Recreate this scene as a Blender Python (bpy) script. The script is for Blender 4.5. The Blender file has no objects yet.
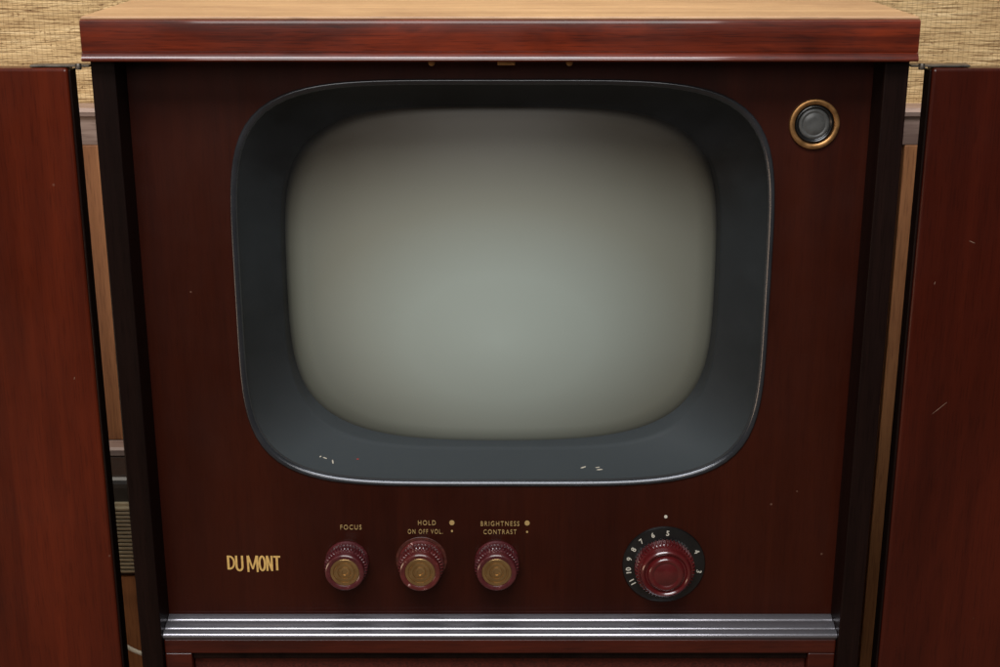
import bpy, bmesh, math, random
from mathutils import Vector, Matrix
random.seed(4)
S=bpy.context.scene
COL=S.collection
S.view_settings.view_transform='Standard'
S.view_settings.look='None'
S.view_settings.exposure=0

# ------------------------------------------------------------ materials
def newmat(name):
    m=bpy.data.materials.new(name); m.use_nodes=True
    nt=m.node_tree; b=nt.nodes['Principled BSDF']
    return m,nt,b
def mapping(nt,scale,rot=(0,0,0)):
    tc=nt.nodes.new('ShaderNodeTexCoord'); mp=nt.nodes.new('ShaderNodeMapping')
    mp.inputs['Scale'].default_value=scale; mp.inputs['Rotation'].default_value=rot
    nt.links.new(tc.outputs['Object'],mp.inputs['Vector']); return mp.outputs[0]
def noise(nt,vec,scale,detail=6,rough=.6,dist=0):
    n=nt.nodes.new('ShaderNodeTexNoise'); n.inputs['Scale'].default_value=scale
    n.inputs['Detail'].default_value=detail; n.inputs['Roughness'].default_value=rough
    n.inputs['Distortion'].default_value=dist
    nt.links.new(vec,n.inputs['Vector']); return n.outputs['Fac']
def ramp(nt,fac,stops):
    r=nt.nodes.new('ShaderNodeValToRGB'); e=r.color_ramp.elements
    while len(e)<len(stops): e.new(0.5)
    for i,(p,c) in enumerate(stops):
        e[i].position=p; e[i].color=(c[0],c[1],c[2],1)
    nt.links.new(fac,r.inputs[0]); return r.outputs[0]
def mix(nt,a,b,fac,mode='MULTIPLY'):
    x=nt.nodes.new('ShaderNodeMix'); x.data_type='RGBA'; x.blend_type=mode
    if isinstance(fac,float): x.inputs[0].default_value=fac
    else: nt.links.new(fac,x.inputs[0])
    for s,i in ((a,6),(b,7)):
        if isinstance(s,tuple): x.inputs[i].default_value=(*s,1)
        else: nt.links.new(s,x.inputs[i])
    return x.outputs[2]
def math_(nt,op,a,b=None,c=None):
    n=nt.nodes.new('ShaderNodeMath'); n.operation=op
    for i,s in enumerate((a,b,c)):
        if s is None: continue
        if isinstance(s,(int,float)): n.inputs[i].default_value=s
        else: nt.links.new(s,n.inputs[i])
    return n.outputs[0]
def bump(nt,b,h,st,dist=.001):
    bp=nt.nodes.new('ShaderNodeBump'); bp.inputs['Strength'].default_value=st
    bp.inputs['Distance'].default_value=dist
    nt.links.new(h,bp.inputs['Height']); nt.links.new(bp.outputs[0],b.inputs['Normal'])
def rrange(nt,b,fac,lo,hi):
    m=nt.nodes.new('ShaderNodeMapRange'); m.inputs['From Min'].default_value=.3; m.inputs['From Max'].default_value=.7
    m.inputs['To Min'].default_value=lo; m.inputs['To Max'].default_value=hi
    nt.links.new(fac,m.inputs[0]); nt.links.new(m.outputs[0],b.inputs['Roughness'])
def wood(name,dark,light,axis='z',rough=(.3,.45),coat=.5,coatr=.12,grain=1.0,spec=.5,blotch=.6,pore=.5,bs=9,speck=0.0):
    m,nt,b=newmat(name)
    f,c=70*grain,2.2*grain
    sc={'z':(f,f,c),'x':(c,f,f),'y':(f,c,f)}[axis]
    v=mapping(nt,sc)
    g=noise(nt,v,1.0,8,.65,.4)
    col=ramp(nt,g,[(.3,dark),(.7,light)])
    sc2={'z':(bs,bs,bs*.16),'x':(bs*.3,bs,bs),'y':(bs,bs*.1,bs)}[axis]
    v2=mapping(nt,sc2); g2=noise(nt,v2,1.0,4,.6,.8)
    k=1-blotch
    col=mix(nt,col,ramp(nt,g2,[(.32,(k,k*.9,k*.9)),(.66,(1.2,1.2,1.2))]),1.0)
    sc3={'z':(700,700,30),'x':(30,700,700),'y':(700,30,700)}[axis]
    v3=mapping(nt,sc3); g3=noise(nt,v3,1.0,2,.5)
    col=mix(nt,col,ramp(nt,g3,[(.36,(.45,.4,.4)),(.46,(1,1,1))]),pore)
    if speck:
        vo=nt.nodes.new('ShaderNodeTexVoronoi'); vo.inputs['Scale'].default_value=22
        nt.links.new(mapping(nt,(1,1,1)),vo.inputs['Vector'])
        col=mix(nt,col,(.22,.13,.09),math_(nt,'MULTIPLY',math_(nt,'LESS_THAN',vo.outputs['Distance'],.028),speck),'MIX')
    nt.links.new(col,b.inputs['Base Color'])
    sm=noise(nt,mapping(nt,(1,1,1)),14,5,.6)
    rrange(nt,b,sm,*rough)
    b.inputs['Coat Weight'].default_value=coat; b.inputs['Coat Roughness'].default_value=coatr
    b.inputs['Specular IOR Level'].default_value=spec
    bump(nt,b,g3,.12,.0004)
    return m
def plain(name,col,rough=.4,metal=0,coat=0,var=.25,vs=60,bs=0.0,spec=.5,wear=None,cr=.03):
    m,nt,b=newmat(name)
    n=noise(nt,mapping(nt,(1,1,1)),vs,5,.6)
    lo=tuple(c*(1-var) for c in col); hi=tuple(min(1,c*(1+var)) for c in col)
    st=[(.3,lo),(.64,hi)]
    if wear: st+= [(.69,wear)]
    else: st[1]=(.7,hi)
    nt.links.new(ramp(nt,n,st),b.inputs['Base Color'])
    rrange(nt,b,n,rough*.85,rough*1.2)
    b.inputs['Metallic'].default_value=metal; b.inputs['Coat Weight'].default_value=coat
    b.inputs['Coat Roughness'].default_value=cr
    b.inputs['Specular IOR Level'].default_value=spec
    if bs: bump(nt,b,n,bs)
    return m

M_panel=wood('mahogany_panel',(.0205,.0034,.0013),(.0275,.0047,.0017),'z',(.36,.5),.15,.15,1,.12,.25,.25,7,.3)
M_side=wood('dark_side_wood',(.0045,.0020,.0016),(.009,.0038,.0028),'z',(.4,.5),.1,.2,1,.06)
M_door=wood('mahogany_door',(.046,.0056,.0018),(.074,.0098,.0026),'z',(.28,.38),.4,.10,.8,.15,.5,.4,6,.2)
M_doord=wood('shaded_mahogany_door',(.033,.0040,.0015),(.050,.0063,.0021),'z',(.28,.38),.4,.10,.8,.15,.45,.4,6,.25)  # same door wood, with the right side's weaker light painted into the colour
M_edge=wood('mahogany_edge',(.040,.0042,.0012),(.150,.0180,.0036),'x',(.28,.4),.6,.06,1.3,.25,.55,.6,22)
M_top=wood('mahogany_top',(.33,.19,.095),(.50,.32,.17),'x',(.35,.5),.4,.2,.8,.5,.25)
M_rail=wood('mahogany_rail',(.036,.0045,.002),(.065,.009,.003),'x',(.3,.45),.3,.15,1,.3)
M_trim=plain('polished_trim',(.215,.205,.222),.24,.75,0,.03,4)
M_knob=plain('maroon_bakelite',(.058,.008,.010),.30,0,.7,.3,170,0,.5,(.20,.10,.09),.12)
M_worn=plain('worn_maroon_bakelite',(.072,.010,.009),.30,0,.7,.3,150,0,.5,(.50,.34,.30),.12)
M_knobtop=plain('maroon_cap',(.068,.0055,.006),.24,0,.9,.2,60,0,.5,None,.06)
M_gold=plain('aged_gold',(.44,.28,.12),.40,.95,0,.06,60)
M_goldpaint=plain('gold_paint',(.56,.35,.11),.45,.1,0,.15,300)
M_goldprint=plain('gold_print',(.35,.23,.09),.5,.1,0,.2,300)
M_scratch=plain('pale_scratch',(.16,.09,.06),.6,0,0,.2,300)
M_brass=plain('brass_ring',(.34,.175,.065),.40,.9,0,.25,120)
M_black=plain('black_enamel',(.005,.005,.005),.3,0,.3,.3,50)
M_white=plain('cream_print',(.50,.46,.38),.5,0,0,.15,300)
M_steel=plain('dull_steel',(.11,.095,.08),.45,.85,0,.3,80)
M_rim=plain('rim_glass_edge',(.045,.047,.053),.24,.65,.25,.15,30,0,.5,None,.12)
M_lens=plain('smoked_lens',(.055,.055,.052),.5,0,.3,.3,90,0,.3,None,.25)
M_redchip=plain('red_chip',(.35,.03,.02),.5)
M_wearring=plain('worn_red_lacquer',(.055,.009,.004),.5,0,0,.6,200)
M_dark=plain('dark_recess',(.01,.008,.007),.5,0,.3)
M_floor=plain('floor_carpet',(.10,.07,.05),.9,0,0,.4,60,.3)
M_heat=plain('beige_enamel',(.36,.31,.21),.5,0,0,.2,30)
M_cord=plain('white_cord',(.6,.58,.5),.5)
M_paneling=wood('wall_panelling',(.25,.105,.038),(.42,.19,.080),'z',(.45,.6),.1,.3,.7,.3,.3)
M_cap=wood('rail_wood',(.22,.15,.12),(.36,.26,.21),'x',(.4,.5),.3,.2,1,.4,.3)
M_cloth=plain('grille_cloth',(.045,.008,.004),.8,0,0,.5,420,.5,.2)

# slate mask: overhead light painted into the colour, pale facing up, near black facing down
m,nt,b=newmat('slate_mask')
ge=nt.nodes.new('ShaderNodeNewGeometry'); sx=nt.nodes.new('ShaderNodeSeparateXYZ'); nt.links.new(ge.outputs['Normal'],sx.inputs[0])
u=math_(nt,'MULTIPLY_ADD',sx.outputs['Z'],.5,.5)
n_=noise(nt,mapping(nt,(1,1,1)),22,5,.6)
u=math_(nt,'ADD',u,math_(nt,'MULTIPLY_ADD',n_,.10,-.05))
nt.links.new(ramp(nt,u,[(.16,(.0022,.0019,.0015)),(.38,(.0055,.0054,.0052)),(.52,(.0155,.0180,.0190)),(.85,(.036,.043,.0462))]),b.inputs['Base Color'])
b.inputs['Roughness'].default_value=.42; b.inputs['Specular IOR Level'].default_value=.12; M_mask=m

m,nt,b=newmat('grasscloth')
g=noise(nt,mapping(nt,(11,11,380)),1,5,.7,.25)
g2=noise(nt,mapping(nt,(30,30,620)),1,3,.6)
g3=noise(nt,mapping(nt,(4,4,70)),1,4,.6)
wv=nt.nodes.new('ShaderNodeTexWave'); wv.wave_type='BANDS'; wv.bands_direction='X'; wv.inputs['Scale'].default_value=46
wv.inputs['Distortion'].default_value=1.2; wv.inputs['Detail'].default_value=2
nt.links.new(mapping(nt,(1,1,1)),wv.inputs['Vector'])
kn=noise(nt,mapping(nt,(120,120,260)),1,2,.5)
col=ramp(nt,g,[(.3,(.35,.21,.085)),(.5,(.62,.43,.21)),(.72,(.84,.65,.38))])
col=mix(nt,col,ramp(nt,g2,[(.38,(.34,.25,.16)),(.47,(1,1,1))]),.8)
col=mix(nt,col,ramp(nt,g3,[(.3,(.75,.69,.6)),(.7,(1.1,1.1,1.1))]),1.0)
col=mix(nt,col,ramp(nt,wv.outputs['Fac'],[(.0,(.62,.56,.5)),(.16,(1,1,1))]),.55)
col=mix(nt,col,ramp(nt,kn,[(.30,(.35,.25,.15)),(.36,(1,1,1))]),.7)
nt.links.new(col,b.inputs['Base Color']); b.inputs['Roughness'].default_value=.75
bump(nt,b,g2,.9,.003); M_grass=m

CX=.0025
A,B,ZC=.2718,.2143,.7797
NO,NI=5.0,4.0
AI,BI=.2325,.1885
ZI=.7735; CI=.0008

# phosphor face with low-centre glow and shaded top painted into the colour, bare border
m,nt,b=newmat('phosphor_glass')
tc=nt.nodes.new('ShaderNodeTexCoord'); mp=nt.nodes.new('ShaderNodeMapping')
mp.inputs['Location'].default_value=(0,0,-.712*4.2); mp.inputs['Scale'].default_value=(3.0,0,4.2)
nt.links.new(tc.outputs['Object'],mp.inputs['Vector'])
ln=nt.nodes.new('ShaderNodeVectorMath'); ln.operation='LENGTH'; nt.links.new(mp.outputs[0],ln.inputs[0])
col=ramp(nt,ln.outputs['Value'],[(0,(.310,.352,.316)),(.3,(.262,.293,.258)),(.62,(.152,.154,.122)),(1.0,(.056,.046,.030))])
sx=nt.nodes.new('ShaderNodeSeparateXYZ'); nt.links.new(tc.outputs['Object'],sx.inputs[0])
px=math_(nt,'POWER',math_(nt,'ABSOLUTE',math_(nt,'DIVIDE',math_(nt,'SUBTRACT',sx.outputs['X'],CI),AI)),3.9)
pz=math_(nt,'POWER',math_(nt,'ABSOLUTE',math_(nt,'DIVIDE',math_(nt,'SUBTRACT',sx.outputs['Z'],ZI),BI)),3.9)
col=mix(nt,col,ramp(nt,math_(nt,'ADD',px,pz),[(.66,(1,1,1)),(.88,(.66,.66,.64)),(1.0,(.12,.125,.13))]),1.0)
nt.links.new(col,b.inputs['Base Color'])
b.inputs['Roughness'].default_value=.55; b.inputs['Specular IOR Level'].default_value=.3
b.inputs['Coat Weight'].default_value=.2; b.inputs['Coat Roughness'].default_value=.35
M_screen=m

m=bpy.data.materials.new('safety_glass'); m.use_nodes=True; nt=m.node_tree
for nd in list(nt.nodes): nt.nodes.remove(nd)
out=nt.nodes.new('ShaderNodeOutputMaterial'); tr=nt.nodes.new('ShaderNodeBsdfTransparent')
gl=nt.nodes.new('ShaderNodeBsdfGlossy'); gl.inputs['Roughness'].default_value=.05
df=nt.nodes.new('ShaderNodeBsdfDiffuse'); df.inputs['Color'].default_value=(.6,.65,.72,1)
lw=nt.nodes.new('ShaderNodeLayerWeight'); lw.inputs['Blend'].default_value=.5
fz=math_(nt,'MULTIPLY_ADD',math_(nt,'POWER',lw.outputs['Facing'],5),.95,.045)
m1=nt.nodes.new('ShaderNodeMixShader'); m2=nt.nodes.new('ShaderNodeMixShader')
nn=noise(nt,mapping(nt,(1,1,1.5)),7,6,.65)
mr=nt.nodes.new('ShaderNodeMapRange'); mr.inputs['From Min'].default_value=.35; mr.inputs['From Max'].default_value=.75
mr.inputs['To Min'].default_value=.001; mr.inputs['To Max'].default_value=.010
nt.links.new(nn,mr.inputs[0])
nt.links.new(mr.outputs[0],m1.inputs[0]); nt.links.new(tr.outputs[0],m1.inputs[1]); nt.links.new(df.outputs[0],m1.inputs[2])
nt.links.new(fz,m2.inputs[0]); nt.links.new(m1.outputs[0],m2.inputs[1]); nt.links.new(gl.outputs[0],m2.inputs[2])
nt.links.new(m2.outputs[0],out.inputs[0]); M_glass=m

# ------------------------------------------------------------ mesh helpers
def obj(name,bm,mat,parent=None,smooth=False,loc=(0,0,0),angle=40,recalc=True):
    me=bpy.data.meshes.new(name)
    if recalc: bmesh.ops.recalc_face_normals(bm,faces=bm.faces[:])
    bm.to_mesh(me); bm.free(); me.materials.append(mat)
    if smooth:
        for p in me.polygons: p.use_smooth=True
        me.set_sharp_from_angle(angle=math.radians(angle))
    o=bpy.data.objects.new(name,me); COL.objects.link(o); o.location=loc
    if parent: o.parent=parent
    return o
def addbox(bm,x0,x1,y0,y1,z0,z1,bev=0.002,seg=3):
    t=bmesh.new(); bmesh.ops.create_cube(t,size=1)
    for v in t.verts:
        v.co=Vector(((x0+x1)/2+v.co.x*(x1-x0),(y0+y1)/2+v.co.y*(y1-y0),(z0+z1)/2+v.co.z*(z1-z0)))
    if bev: bmesh.ops.bevel(t,geom=t.edges[:],offset=bev,segments=seg,affect='EDGES',profile=.5)
    me=bpy.data.meshes.new('tmp'); t.to_mesh(me); t.free(); bm.from_mesh(me); bpy.data.meshes.remove(me)
def box(name,x0,x1,y0,y1,z0,z1,mat,parent=None,bev=.002):
    bm=bmesh.new(); addbox(bm,x0,x1,y0,y1,z0,z1,bev); return obj(name,bm,mat,parent,False)
def extr(name,prof,x0,x1,mat,parent=None):
    bm=bmesh.new()
    A_=[bm.verts.new((x0,y,z)) for y,z in prof]; B_=[bm.verts.new((x1,y,z)) for y,z in prof]
    n=len(prof)
    for i in range(n):
        bm.faces.new((A_[i],A_[(i+1)%n],B_[(i+1)%n],B_[i]))
    bm.faces.new(A_); bm.faces.new(B_[::-1])
    return obj(name,bm,mat,parent,True,angle=35)
def se(a,b,n,t):
    c,s=math.cos(t),math.sin(t)
    r=(abs(c/a)**n+abs(s/b)**n)**(-1/n)
    return r*c,r*s
def ringmesh(rings,fill=False,N=160):
    bm=bmesh.new(); R=[]
    for r in rings:
        a,b_,n,y,zc=r[:5]; cx=r[5] if len(r)>5 else CX
        R.append([bm.verts.new((cx+se(a,b_,n,2*math.pi*i/N)[0],y,zc+se(a,b_,n,2*math.pi*i/N)[1])) for i in range(N)])
    for p,q in zip(R,R[1:]):
        for i in range(N): bm.faces.new((p[i],p[(i+1)%N],q[(i+1)%N],q[i]))
    if fill: bm.faces.new(R[-1])
    return bm
def lathe(prof,N=64,ribs=None):
    bm=bmesh.new(); R=[]
    for k,(r,y) in enumerate(prof):
        if r<=1e-6: R.append([bm.verts.new((0,y,0))]); continue
        row=[]
        for i in range(N):
            rr=r
            if ribs and ribs[0]<=k<=ribs[1] and i%4 in (2,3): rr=r-ribs[2]
            a=2*math.pi*i/N; row.append(bm.verts.new((rr*math.cos(a),y,rr*math.sin(a))))
        R.append(row)
    for p,q in zip(R,R[1:]):
        if len(q)==1:
            for i in range(N): bm.faces.new((p[i],p[(i+1)%N],q[0]))
        elif len(p)==1:
            for i in range(N): bm.faces.new((q[i],q[(i+1)%N],p[0]))
        else:
            for i in range(N): bm.faces.new((p[i],p[(i+1)%N],q[(i+1)%N],q[i]))
    return bm
def text(name,s,x,z,h,mat,parent,y=.0392,width=None,rot=0,off=.0,sp=1.12):
    cu=bpy.data.curves.new(name,'FONT'); cu.body=s; cu.size=1; cu.align_x='CENTER'; cu.align_y='CENTER'
    cu.extrude=.02; cu.offset=off; cu.space_character=sp
    o=bpy.data.objects.new('t',cu); COL.objects.link(o); bpy.context.view_layer.update()
    dg=bpy.context.evaluated_depsgraph_get()
    me=bpy.data.meshes.new_from_object(o.evaluated_get(dg)); bpy.data.objects.remove(o)
    xs=[v.co.x for v in me.vertices]; ys=[v.co.y for v in me.vertices]
    cx=(max(xs)+min(xs))/2; cy=(max(ys)+min(ys))/2
    sy=h/(max(ys)-min(ys)); sx=(width/(max(xs)-min(xs))) if width else sy
    for v in me.vertices:
        a=(v.co.x-cx)*sx; c=(v.co.y-cy)*sy
        a,c=a*math.cos(rot)-c*math.sin(rot),a*math.sin(rot)+c*math.cos(rot)
        v.co=Vector((a,-v.co.z*.02,c))
    me.name=name; me.materials.clear(); me.materials.append(mat)
    ob=bpy.data.objects.new(name,me); COL.objects.link(ob); ob.location=(x,y,z); ob.parent=parent
    return ob

# ------------------------------------------------------------ television
tv=bpy.data.objects.new('television',None); COL.objects.link(tv)
tv['label']='vintage mahogany console television with open doors standing before a grasscloth wall'
tv['category']='television'

F=-.0145
prof=[(F+.012,1.0180),(F+.002,1.0180),(F-.0012,1.0186),(F-.0022,1.0200),(F-.0020,1.0213),(F-.0010,1.0230),(F+.0004,1.0248),(F+.0014,1.0262),(F+.0026,1.0268)]
prof+=[(F+.0018,1.0275),(F+.0016,1.034),(F+.0015,1.042),(F+.0016,1.052),(F+.0022,1.0552),(F+.0045,1.0566)]
extr('top_edge',prof+[(.03,1.0566),(.03,1.0180)],-.3897,.3897,M_edge,tv)
bm=bmesh.new(); addbox(bm,-.3892,.3892,.0,.5,1.0562,1.0592,.0012); obj('top_board',bm,M_top,tv)
bm=bmesh.new(); addbox(bm,-.3885,.3885,.0305,.5,1.0205,1.0558,0); obj('top_core',bm,M_edge,tv)
bm=bmesh.new(); addbox(bm,-.3892,.3892,F+.0042,-.0002,1.0562,1.0592,.0012); obj('top_lip',bm,M_top,tv)

for s in (-1,1):
    x0,x1=sorted((s*.3865,s*.3635))
    box('side_panel',x0,x1,0,.5,.02,1.0175,M_side,tv,.0012)
box('back_panel',-.363,.363,.49,.498,.03,1.019,M_dark,tv,0)

X0,X1,Z0,Z1=-.3634,.3634,.405,1.0196
N=160
angs=[2*math.pi*i/N for i in range(N)]
for cx_,cz_ in ((X0,Z0),(X0,Z1),(X1,Z0),(X1,Z1)):
    angs.append(math.atan2(cz_-ZC,cx_-CX)%(2*math.pi))
angs=sorted(set(round(a,6) for a in angs))
bm=bmesh.new(); inn=[];outr=[];bk=[]
for t in angs:
    dx,dz=se(A,B,NO,t); inn.append(bm.verts.new((CX+dx,.04,ZC+dz))); bk.append(bm.verts.new((CX+dx,.052,ZC+dz)))
    c,s=math.cos(t),math.sin(t); k=1e9
    if c>1e-9:k=min(k,(X1-CX)/c)
    if c<-1e-9:k=min(k,(X0-CX)/c)
    if s>1e-9:k=min(k,(Z1-ZC)/s)
    if s<-1e-9:k=min(k,(Z0-ZC)/s)
    outr.append(bm.verts.new((CX+k*c,.04,ZC+k*s)))
n=len(angs)
for i in range(n):
    j=(i+1)%n
    bm.faces.new((inn[i],inn[j],outr[j],outr[i])); bm.faces.new((inn[i],inn[j],bk[j],bk[i]))
obj('front_panel',bm,M_panel,tv)

rim=obj('rim',ringmesh([(A+.0012,B+.0012,NO,.0398,ZC),(A+.0010,B+.0010,NO,.0385,ZC),(A+.0002,B+.0002,NO,.0378,ZC),
    (A-.001,B-.001,NO,.0378,ZC),(A-.0032,B-.0032,NO,.0388,ZC),(A-.0045,B-.0045,NO,.0402,ZC),(A-.005,B-.005,NO,.044,ZC)]),M_rim,tv,True,angle=60)
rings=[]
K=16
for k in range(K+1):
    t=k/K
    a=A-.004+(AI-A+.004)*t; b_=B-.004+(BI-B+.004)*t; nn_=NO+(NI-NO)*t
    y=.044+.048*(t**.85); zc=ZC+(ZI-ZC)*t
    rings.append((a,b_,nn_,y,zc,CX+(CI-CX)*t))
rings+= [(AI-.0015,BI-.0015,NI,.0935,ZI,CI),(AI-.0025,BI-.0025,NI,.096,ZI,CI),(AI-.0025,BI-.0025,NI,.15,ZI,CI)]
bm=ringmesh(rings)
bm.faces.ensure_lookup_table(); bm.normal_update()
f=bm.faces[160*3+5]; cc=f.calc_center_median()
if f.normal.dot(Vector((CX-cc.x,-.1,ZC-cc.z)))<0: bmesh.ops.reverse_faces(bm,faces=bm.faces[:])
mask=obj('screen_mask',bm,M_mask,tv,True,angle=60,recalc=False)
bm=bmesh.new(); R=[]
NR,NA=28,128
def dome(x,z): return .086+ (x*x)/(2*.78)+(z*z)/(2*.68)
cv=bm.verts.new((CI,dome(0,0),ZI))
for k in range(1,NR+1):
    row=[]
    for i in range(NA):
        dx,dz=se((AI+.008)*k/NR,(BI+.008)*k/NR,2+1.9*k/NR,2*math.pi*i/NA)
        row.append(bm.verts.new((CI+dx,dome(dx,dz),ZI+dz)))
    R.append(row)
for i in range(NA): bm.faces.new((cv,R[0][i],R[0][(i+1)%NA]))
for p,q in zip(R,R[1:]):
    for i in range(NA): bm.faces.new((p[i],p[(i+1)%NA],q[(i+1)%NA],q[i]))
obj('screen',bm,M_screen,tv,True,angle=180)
# gently bowed cover glass
GN=20
gr=[]
for k in range(GN):
    q=1-k/GN
    gr.append(((A-.0046)*q,(B-.0046)*q,2+(NO-2)*q,.0402-.014*(1-q*q),ZC))
bm=ringmesh(gr,True,128)
glass=obj('safety_glass',bm,M_glass,tv,True,angle=180)
def chip(x,z,w,h,rot,mat,y=.0383,parent=glass,name='paint_chip'):
    bm=bmesh.new(); pts=[]
    for i in range(7):
        a=2*math.pi*i/7; r=random.uniform(.6,1.1)
        px,pz=w*r*math.cos(a),h*r*math.sin(a)
        pts.append(bm.verts.new((px*math.cos(rot)-pz*math.sin(rot),0,px*math.sin(rot)+pz*math.cos(rot))))
    bm.faces.new(pts); obj(name,bm,mat,parent,loc=(x,y,z))
for a in [(-.1847,.5995,.0034,.0008,-.3,M_white),(-.1765,.5945,.0009,.0034,.15,M_white),(-.189,.601,.0013,.0008,.4,M_white),
          (.088,.588,.0036,.0008,.35,M_white),(.1055,.5855,.004,.0008,.05,M_white),(.1035,.588,.0028,.0006,.1,M_white),
          (-.15,.598,.0015,.0010,0,M_redchip),(.195,.578,.0012,.0006,0,M_white)]:
    q=max(0,min(1,abs(a[1]-ZC)/(B-.0046)))
    chip(*a,y=.0402-.014*(1-q*q)-.0035)

# reeded ledge moulding
prof=[(.0398,.3985),(.0398,.4113),(.0388,.4122),(.037,.4126)]
y,z=.037,.4126
for k,(w,drop) in enumerate([(.010,.0012),(.014,.0014),(.0105,.0016)]):
    prof.append((y-.0006,z-.0022))
    for i in range(0,9):
        a=math.radians(90*i/8)
        prof.append((y-.001-(w-.0026)*math.sin(a)*.98, z-.0006-(1-math.cos(a))*.0048))
    y-=w; z=z-drop-.0008
yl,zl=prof[-1]
prof+=[(yl+.0004,zl-.0012),(yl+.0016,zl-.0020),(yl+.0030,.3985)]
extr('ledge_moulding',prof,-.363,.363,M_trim,tv)

box('lower_rail',-.363,.363,.007,.03,.3815,.3982,M_rail,tv,.0015)
for s in (-1,1):
    x0,x1=sorted((s*.363,s*.334))
    box('stile',x0,x1,.0075,.03,.06,.3812,M_rail,tv,.0015)
box('grille_frame',-.3335,.3335,.011,.03,.373,.3812,M_side,tv,.001)
box('grille',-.3335,.3335,.018,.026,.06,.3728,M_cloth,tv,.001)
box('plinth',-.363,.363,.01,.49,.0,.0595,M_rail,tv,.002)

box('door_catch',-.0085+.006,.0085+.006,.004,.022,1.0125,1.0178,M_brass,tv,.001)
for x in (-.065,.066):
    obj('catch_screw',lathe([(.0,-.002),(.0028,-.0015),(.0034,.0),(.0034,.002)],24),M_brass,tv,True,loc=(x,.01,1.0145))

for s in (-1,1):
    x0,x1=sorted((s*.409,s*.79))
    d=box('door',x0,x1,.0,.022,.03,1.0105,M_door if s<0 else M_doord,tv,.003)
    if s>0:
        for (x,z,w,r) in ((.447,.668,.014,.75),(.462,.842,.004,-.4),(.43,.80,.002,1.4)):
            chip(x,z,w,.0004,r,M_scratch,y=-.0003,parent=d,name='scratch')
    else:
        for (x,z,w,r) in ((-.50,.93,.004,.3),(-.43,.70,.002,1.3)):
            chip(x,z,w,.0004,r,M_scratch,y=-.0003,parent=d,name='scratch')
    x0,x1=sorted((s*.4088,s*.4065))
    box('edge_strip',x0,x1,.002,.0205,.033,1.0085,M_side,d,.0008)
    bm=bmesh.new()
    x0,x1=sorted((s*.445,s*.3885)); addbox(bm,x0,x1,.003,.018,1.0110,1.0130,.0006)
    obj('hinge',bm,M_steel,d)
    bm=lathe([(0,-.0028),(.0026,-.0028),(.003,-.002),(.003,.002),(.0026,.0028),(0,.0028)],24)
    bmesh.ops.rotate(bm,verts=bm.verts,cent=(0,0,0),matrix=Matrix.Rotation(math.pi/2,3,'X'))
    obj('hinge_barrel',bm,M_steel,d,True,loc=(s*.3985,.002,1.0118))

kp=[(.0238,-.0005),(.0241,-.003),(.0230,-.0045),(.0212,-.005),(.0212,-.006),(.0226,-.0065),(.0238,-.0075),(.0238,-.0185),(.0228,-.0195),
    (.0204,-.0200),(.0202,-.0205),(.0212,-.0215),(.0214,-.0285),(.0210,-.0298),(.0198,-.0304),(.0172,-.0302),(.0160,-.0296),(.0158,-.028)]
cp=[(.0159,-.0290),(.0154,-.0295),(.0126,-.0295),(.0121,-.0282),(.0108,-.0282),(.0103,-.0295),(.0078,-.0295),(.0073,-.0282),(.0060,-.0282),(.0055,-.0295),
    (.0034,-.0296),(.0030,-.0286),(.0018,-.0286),(0,-.0287)]
for x,r,mt in ((-.1655,1,M_knob),(-.0852,1.04,M_worn),(-.0035,1.02,M_knob)):
    bm=lathe(kp,160,(5,8,.0022)); bmesh.ops.scale(bm,vec=(r*.98,1,r*.98),verts=bm.verts)
    k=obj('knob',bm,mt,tv,True,loc=(x,.04,.4768),angle=25)
    bm=lathe(cp,96); bmesh.ops.scale(bm,vec=(r*.98,1,r*.98),verts=bm.verts); obj('knob_cap',bm,M_gold,k,True,angle=20)
    if mt is M_worn:
        obj('wear_ring',lathe([(.0245,-.0006),(.0272,-.0006),(.0276,-.0003)],72),M_wearring,k)

dial=obj('channel_dial',lathe([(.0448,0),(.0448,-.0022),(.0442,-.003),(.0425,-.0032),(.030,-.0045),(0,-.0045)],96),M_black,tv,True,loc=(.1776,.04,.4722))
bm=lathe([(.0308,-.0048),(.0324,-.006),(.0324,-.0150),(.0314,-.0168),(.0296,-.0176),(.0284,-.0178),(.0278,-.0190),(.0276,-.0225),(.0268,-.0245),(.0252,-.0254),
  (.0236,-.0250),(.0224,-.0236),(.0216,-.0222),(.0204,-.0220),(.0198,-.0234),(.0190,-.0256),(.0176,-.0268),(.0156,-.0270),(.0140,-.0262),(.0130,-.0258),(.0118,-.0262),(.0090,-.0272),(.005,-.0279),(0,-.0281)],200,(1,3,.0020))
obj('dial_knob',bm,M_knobtop,dial,True,angle=40)
for sx_,a in (('5',86),('6',110),('7',131),('8',150),('9',168),('10',188),('11',210),('4',26),('3',-10)):
    t=math.radians(a)
    text('numeral',sx_,.0387*math.cos(t),.0387*math.sin(t),.0056,M_white,dial,y=-.0046,off=.004,rot=t-math.pi/2)
obj('dial_pointer',lathe([(0,-.0008),(.0017,-.0006),(.0018,.0006)],24),M_white,tv,True,loc=(.178,.0396,.5285))

ind=obj('indicator_ring',lathe([(.0248,.001),(.0248,-.0026),(.0243,-.0036),(.0236,-.0039),(.0202,-.0039),(.0196,-.0034),(.0192,-.0006)],80),M_brass,tv,True,loc=(.3088,.04,.9512))
obj('indicator_bezel',lathe([(.0191,-.0004),(.0184,-.0010),(.0178,-.0020),(.0170,-.0022),(.0162,-.0018),(.0156,-.0008),(.0150,-.0005),(0,-.0004)],64),M_black,ind,True)
obj('indicator_lens',lathe([(.0150,-.0006),(.0146,-.0012),(.0132,-.0018),(.0120,-.0018),(.0114,-.0013),(.0107,-.0013),(.0100,-.0019),(.006,-.0023),(.003,-.0024),(0,-.0024)],64),M_lens,ind,True,angle=70)

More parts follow.
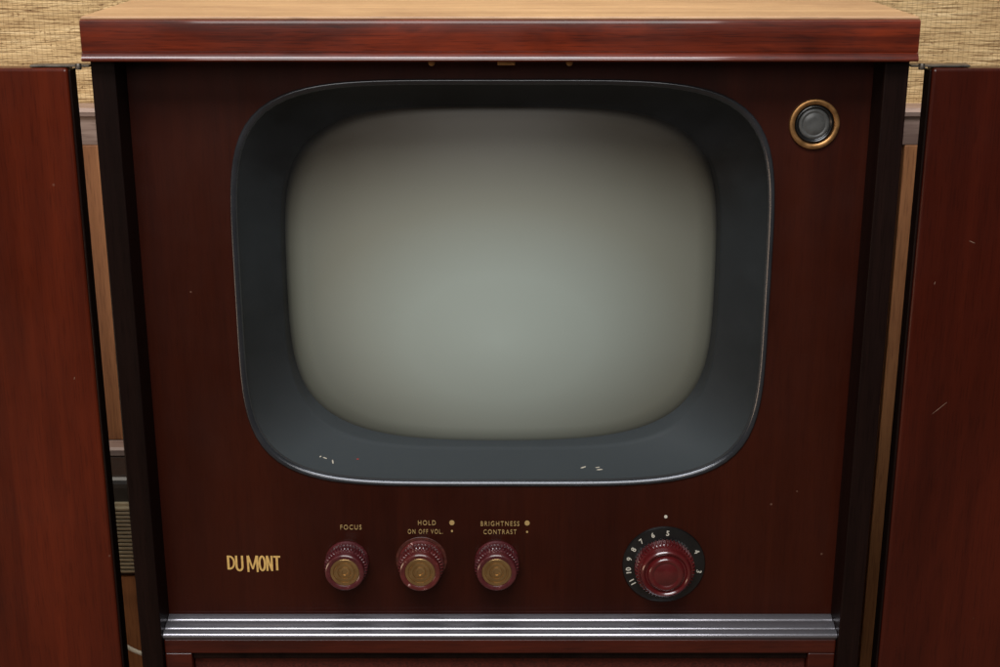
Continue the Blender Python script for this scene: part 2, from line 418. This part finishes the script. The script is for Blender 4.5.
for s_,x,z,h,w_ in (('FOCUS',-.1604,.5163,.0054,.0228),('HOLD',-.0786,.5215,.0054,.0190),('ON OFF VOL.',-.0805,.5112,.0052,.0375),
                 ('BRIGHTNESS',.0,.5205,.0054,.0415),('CONTRAST',.0,.5108,.0052,.0355)):
    text('lettering',s_,x,z,h,M_goldprint,tv,width=w_,off=-.006,sp=1.3)
for x,z,r in ((-.0517,.5212,.0029),(-.0517,.5115,.0012),(.0292,.5208,.0029),(.0292,.5105,.0012)):
    obj('marker_dot',lathe([(0,-.0006),(r*.9,-.0005),(r,.0004)],24),M_goldprint,tv,loc=(x,.0396,z))

bm=bmesh.new()
LAY=[0]
def stroke(pts,w=.0024,closed=False,w2=None):
    P=[Vector(p) for p in pts]; n=len(P); L=[];Rr=[]; LAY[0]+=1; yy=-.0003-LAY[0]*.00004
    w2=w if w2 is None else w2
    for i in range(n):
        if closed: d=(P[(i+1)%n]-P[i-1])
        else: d=P[min(i+1,n-1)]-P[max(i-1,0)]
        d.normalize(); nn=Vector((-d.y,d.x)); ww=w+(w2-w)*i/(n-1)
        L.append(bm.verts.new((P[i].x+nn.x*ww/2,yy,P[i].y+nn.y*ww/2))); Rr.append(bm.verts.new((P[i].x-nn.x*ww/2,yy,P[i].y-nn.y*ww/2)))
    for i in range(n if closed else n-1):
        j=(i+1)%n; bm.faces.new((L[i],L[j],Rr[j],Rr[i]))
def arc(cx,cz,rx,rz,a0,a1,k=16):
    return [(cx+rx*math.cos(math.radians(a0+(a1-a0)*i/k)),cz+rz*math.sin(math.radians(a0+(a1-a0)*i/k))) for i in range(k+1)]
# level top line; feet step down towards the M; gap between the two words
T=.0096
stroke([(-.0276,T),(-.0276,-.0070)],.0025); stroke([(-.0284,T-.001)]+arc(-.0261,.0013,.0048,.0073,90,-90)+[(-.0284,-.0060)],.0021)
stroke([(-.0188,T),(-.0188,-.0032)]+arc(-.0156,-.0032,.0032,.0048,180,360)+[(-.0124,-.0032),(-.0124,T)],.0023)
stroke([(-.0062,T),(-.0062,-.0100)],.0025,w2=.0021); stroke([(-.0060,T),(-.0012,-.0066)],.0025,w2=.0015); stroke([(.0036,T),(-.0012,-.0066)],.0025,w2=.0015); stroke([(.0038,T),(.0038,-.0100)],.0025,w2=.0021)
stroke(arc(.0092,.0004,.0029,.0084,0,360,24)[:-1],.0022,closed=True)
stroke([(.0146,T),(.0146,-.0086)],.0023); stroke([(.0146,T),(.0194,-.0084)],.0025,w2=.0017); stroke([(.0196,T),(.0196,-.0086)],.0023)
stroke([(.0214,T-.0011),(.0290,T-.0011)],.0022); stroke([(.0252,T-.0012),(.0252,-.0078)],.0025)
obj('emblem',bm,M_goldpaint,tv,loc=(-.2672,.0397,.4728))

# ------------------------------------------------------------ setting
wall=box('wall',-1.6,1.6,.62,.7,.0,2.0,M_grass,None,0)
wall['label']='tan woven grasscloth wall with brown wood wainscot below'; wall['category']='wall'
prof=[(.6198,.83),(.6198,.885),(.60,.885),(.588,.883),(.584,.878),(.586,.872),(.594,.869),(.596,.858),(.598,.84),(.603,.83)]
extr('wainscot_rail',prof,-1.6,1.6,M_cap,wall)
bm=bmesh.new()
x=-1.6
while x<1.6:
    addbox(bm,x+.0015,x+.1185,.602,.6195,.39 if x<-.05 else .002,.8295,.002); x+=.12
obj('wainscot_panelling',bm,M_paneling,wall)
prof=[(.6198,.35),(.6198,.3895),(.575,.3895),(.571,.386),(.571,.378),(.577,.374),(.58,.36),(.585,.35)]
extr('wainscot_ledge',prof,-1.6,-.045,M_cap,wall)
box('wainscot_base',-1.6,-.045,.606,.6195,.0,.3495,M_paneling,wall,.001)
fl=box('floor',-3,3,-3,.62,-.05,-.0005,M_floor,None,0); fl['kind']='structure'

heater=bpy.data.objects.new('heater',None); COL.objects.link(heater); heater.location=(-.62,.5,0)
heater['label']='beige louvred heater with dark frame on a brown wooden stand'; heater['category']='heater'
bm=bmesh.new(); addbox(bm,-.16,.12,-.03,.06,.232,.385,.014,4); obj('casing',bm,M_dark,heater)
bm=bmesh.new()
for i in range(17): addbox(bm,-.14,.104,-.042,-.031,.246+i*.006,.250+i*.006,.001)
addbox(bm,-.143,.107,-.036,-.0305,.243,.351,.001)
obj('louvre',bm,M_heat,heater)
box('stand',-.15,.11,-.025,.055,0,.2315,M_paneling,heater,.003)

cu=bpy.data.curves.new('power_cord','CURVE'); cu.dimensions='3D'; cu.bevel_depth=.003; cu.bevel_resolution=4
sp=cu.splines.new('BEZIER'); pts=[(-.40,.3,.25),(-.45,.33,.19),(-.49,.36,.175),(-.56,.4,.19),(-.62,.42,.2)]
sp.bezier_points.add(len(pts)-1)
for p,c in zip(sp.bezier_points,pts): p.co=c; p.handle_left_type=p.handle_right_type='AUTO'
tmp=bpy.data.objects.new('t',cu); COL.objects.link(tmp); bpy.context.view_layer.update()
me=bpy.data.meshes.new_from_object(tmp.evaluated_get(bpy.context.evaluated_depsgraph_get())); bpy.data.objects.remove(tmp)
me.materials.clear(); me.materials.append(M_cord)
co=bpy.data.objects.new('power_cord',me); COL.objects.link(co)
co['label']='thin white electrical cord running behind the television'; co['category']='cord'

# ------------------------------------------------------------ light
W=bpy.data.worlds.new('World'); S.world=W; W.use_nodes=True
W.node_tree.nodes['Background'].inputs[0].default_value=(.75,.68,.62,1); W.node_tree.nodes['Background'].inputs[1].default_value=.06
def area(name,loc,target,sx,sy,power,col):
    l=bpy.data.lights.new(name,'AREA'); l.shape='RECTANGLE'; l.size=sx; l.size_y=sy; l.energy=power; l.color=col
    o=bpy.data.objects.new(name,l); COL.objects.link(o); o.location=loc
    o.rotation_euler=(Vector(target)-Vector(loc)).to_track_quat('-Z','Y').to_euler(); return o
area('window_light',(-.25,-1.45,2.6),(0,.1,.75),1.6,.8,66,(.95,.97,1))
area('front_light',(-.1,-2.1,1.75),(0,.1,.72),1.3,.7,20,(1,.97,.93))  # fill added just above the camera to brighten the screen
area('ceiling_light',(0,.30,2.5),(0,.5,.8),2.6,.35,26,(1,.92,.80))
area('side_fill',(-1.6,-1.0,.15),(-.7,0,.5),.7,.6,8,(1,.72,.5))  # low warm fill added out of view for sheen on the left door

# ------------------------------------------------------------ camera
cd=bpy.data.cameras.new('camera'); cam=bpy.data.objects.new('camera',cd); COL.objects.link(cam)
cd.sensor_width=36; cd.lens=1422*36/1000; cd.clip_end=50
cam.location=(0,-1.355,1.18); cam.rotation_euler=(math.radians(90-17.7),0,0)
S.camera=cam
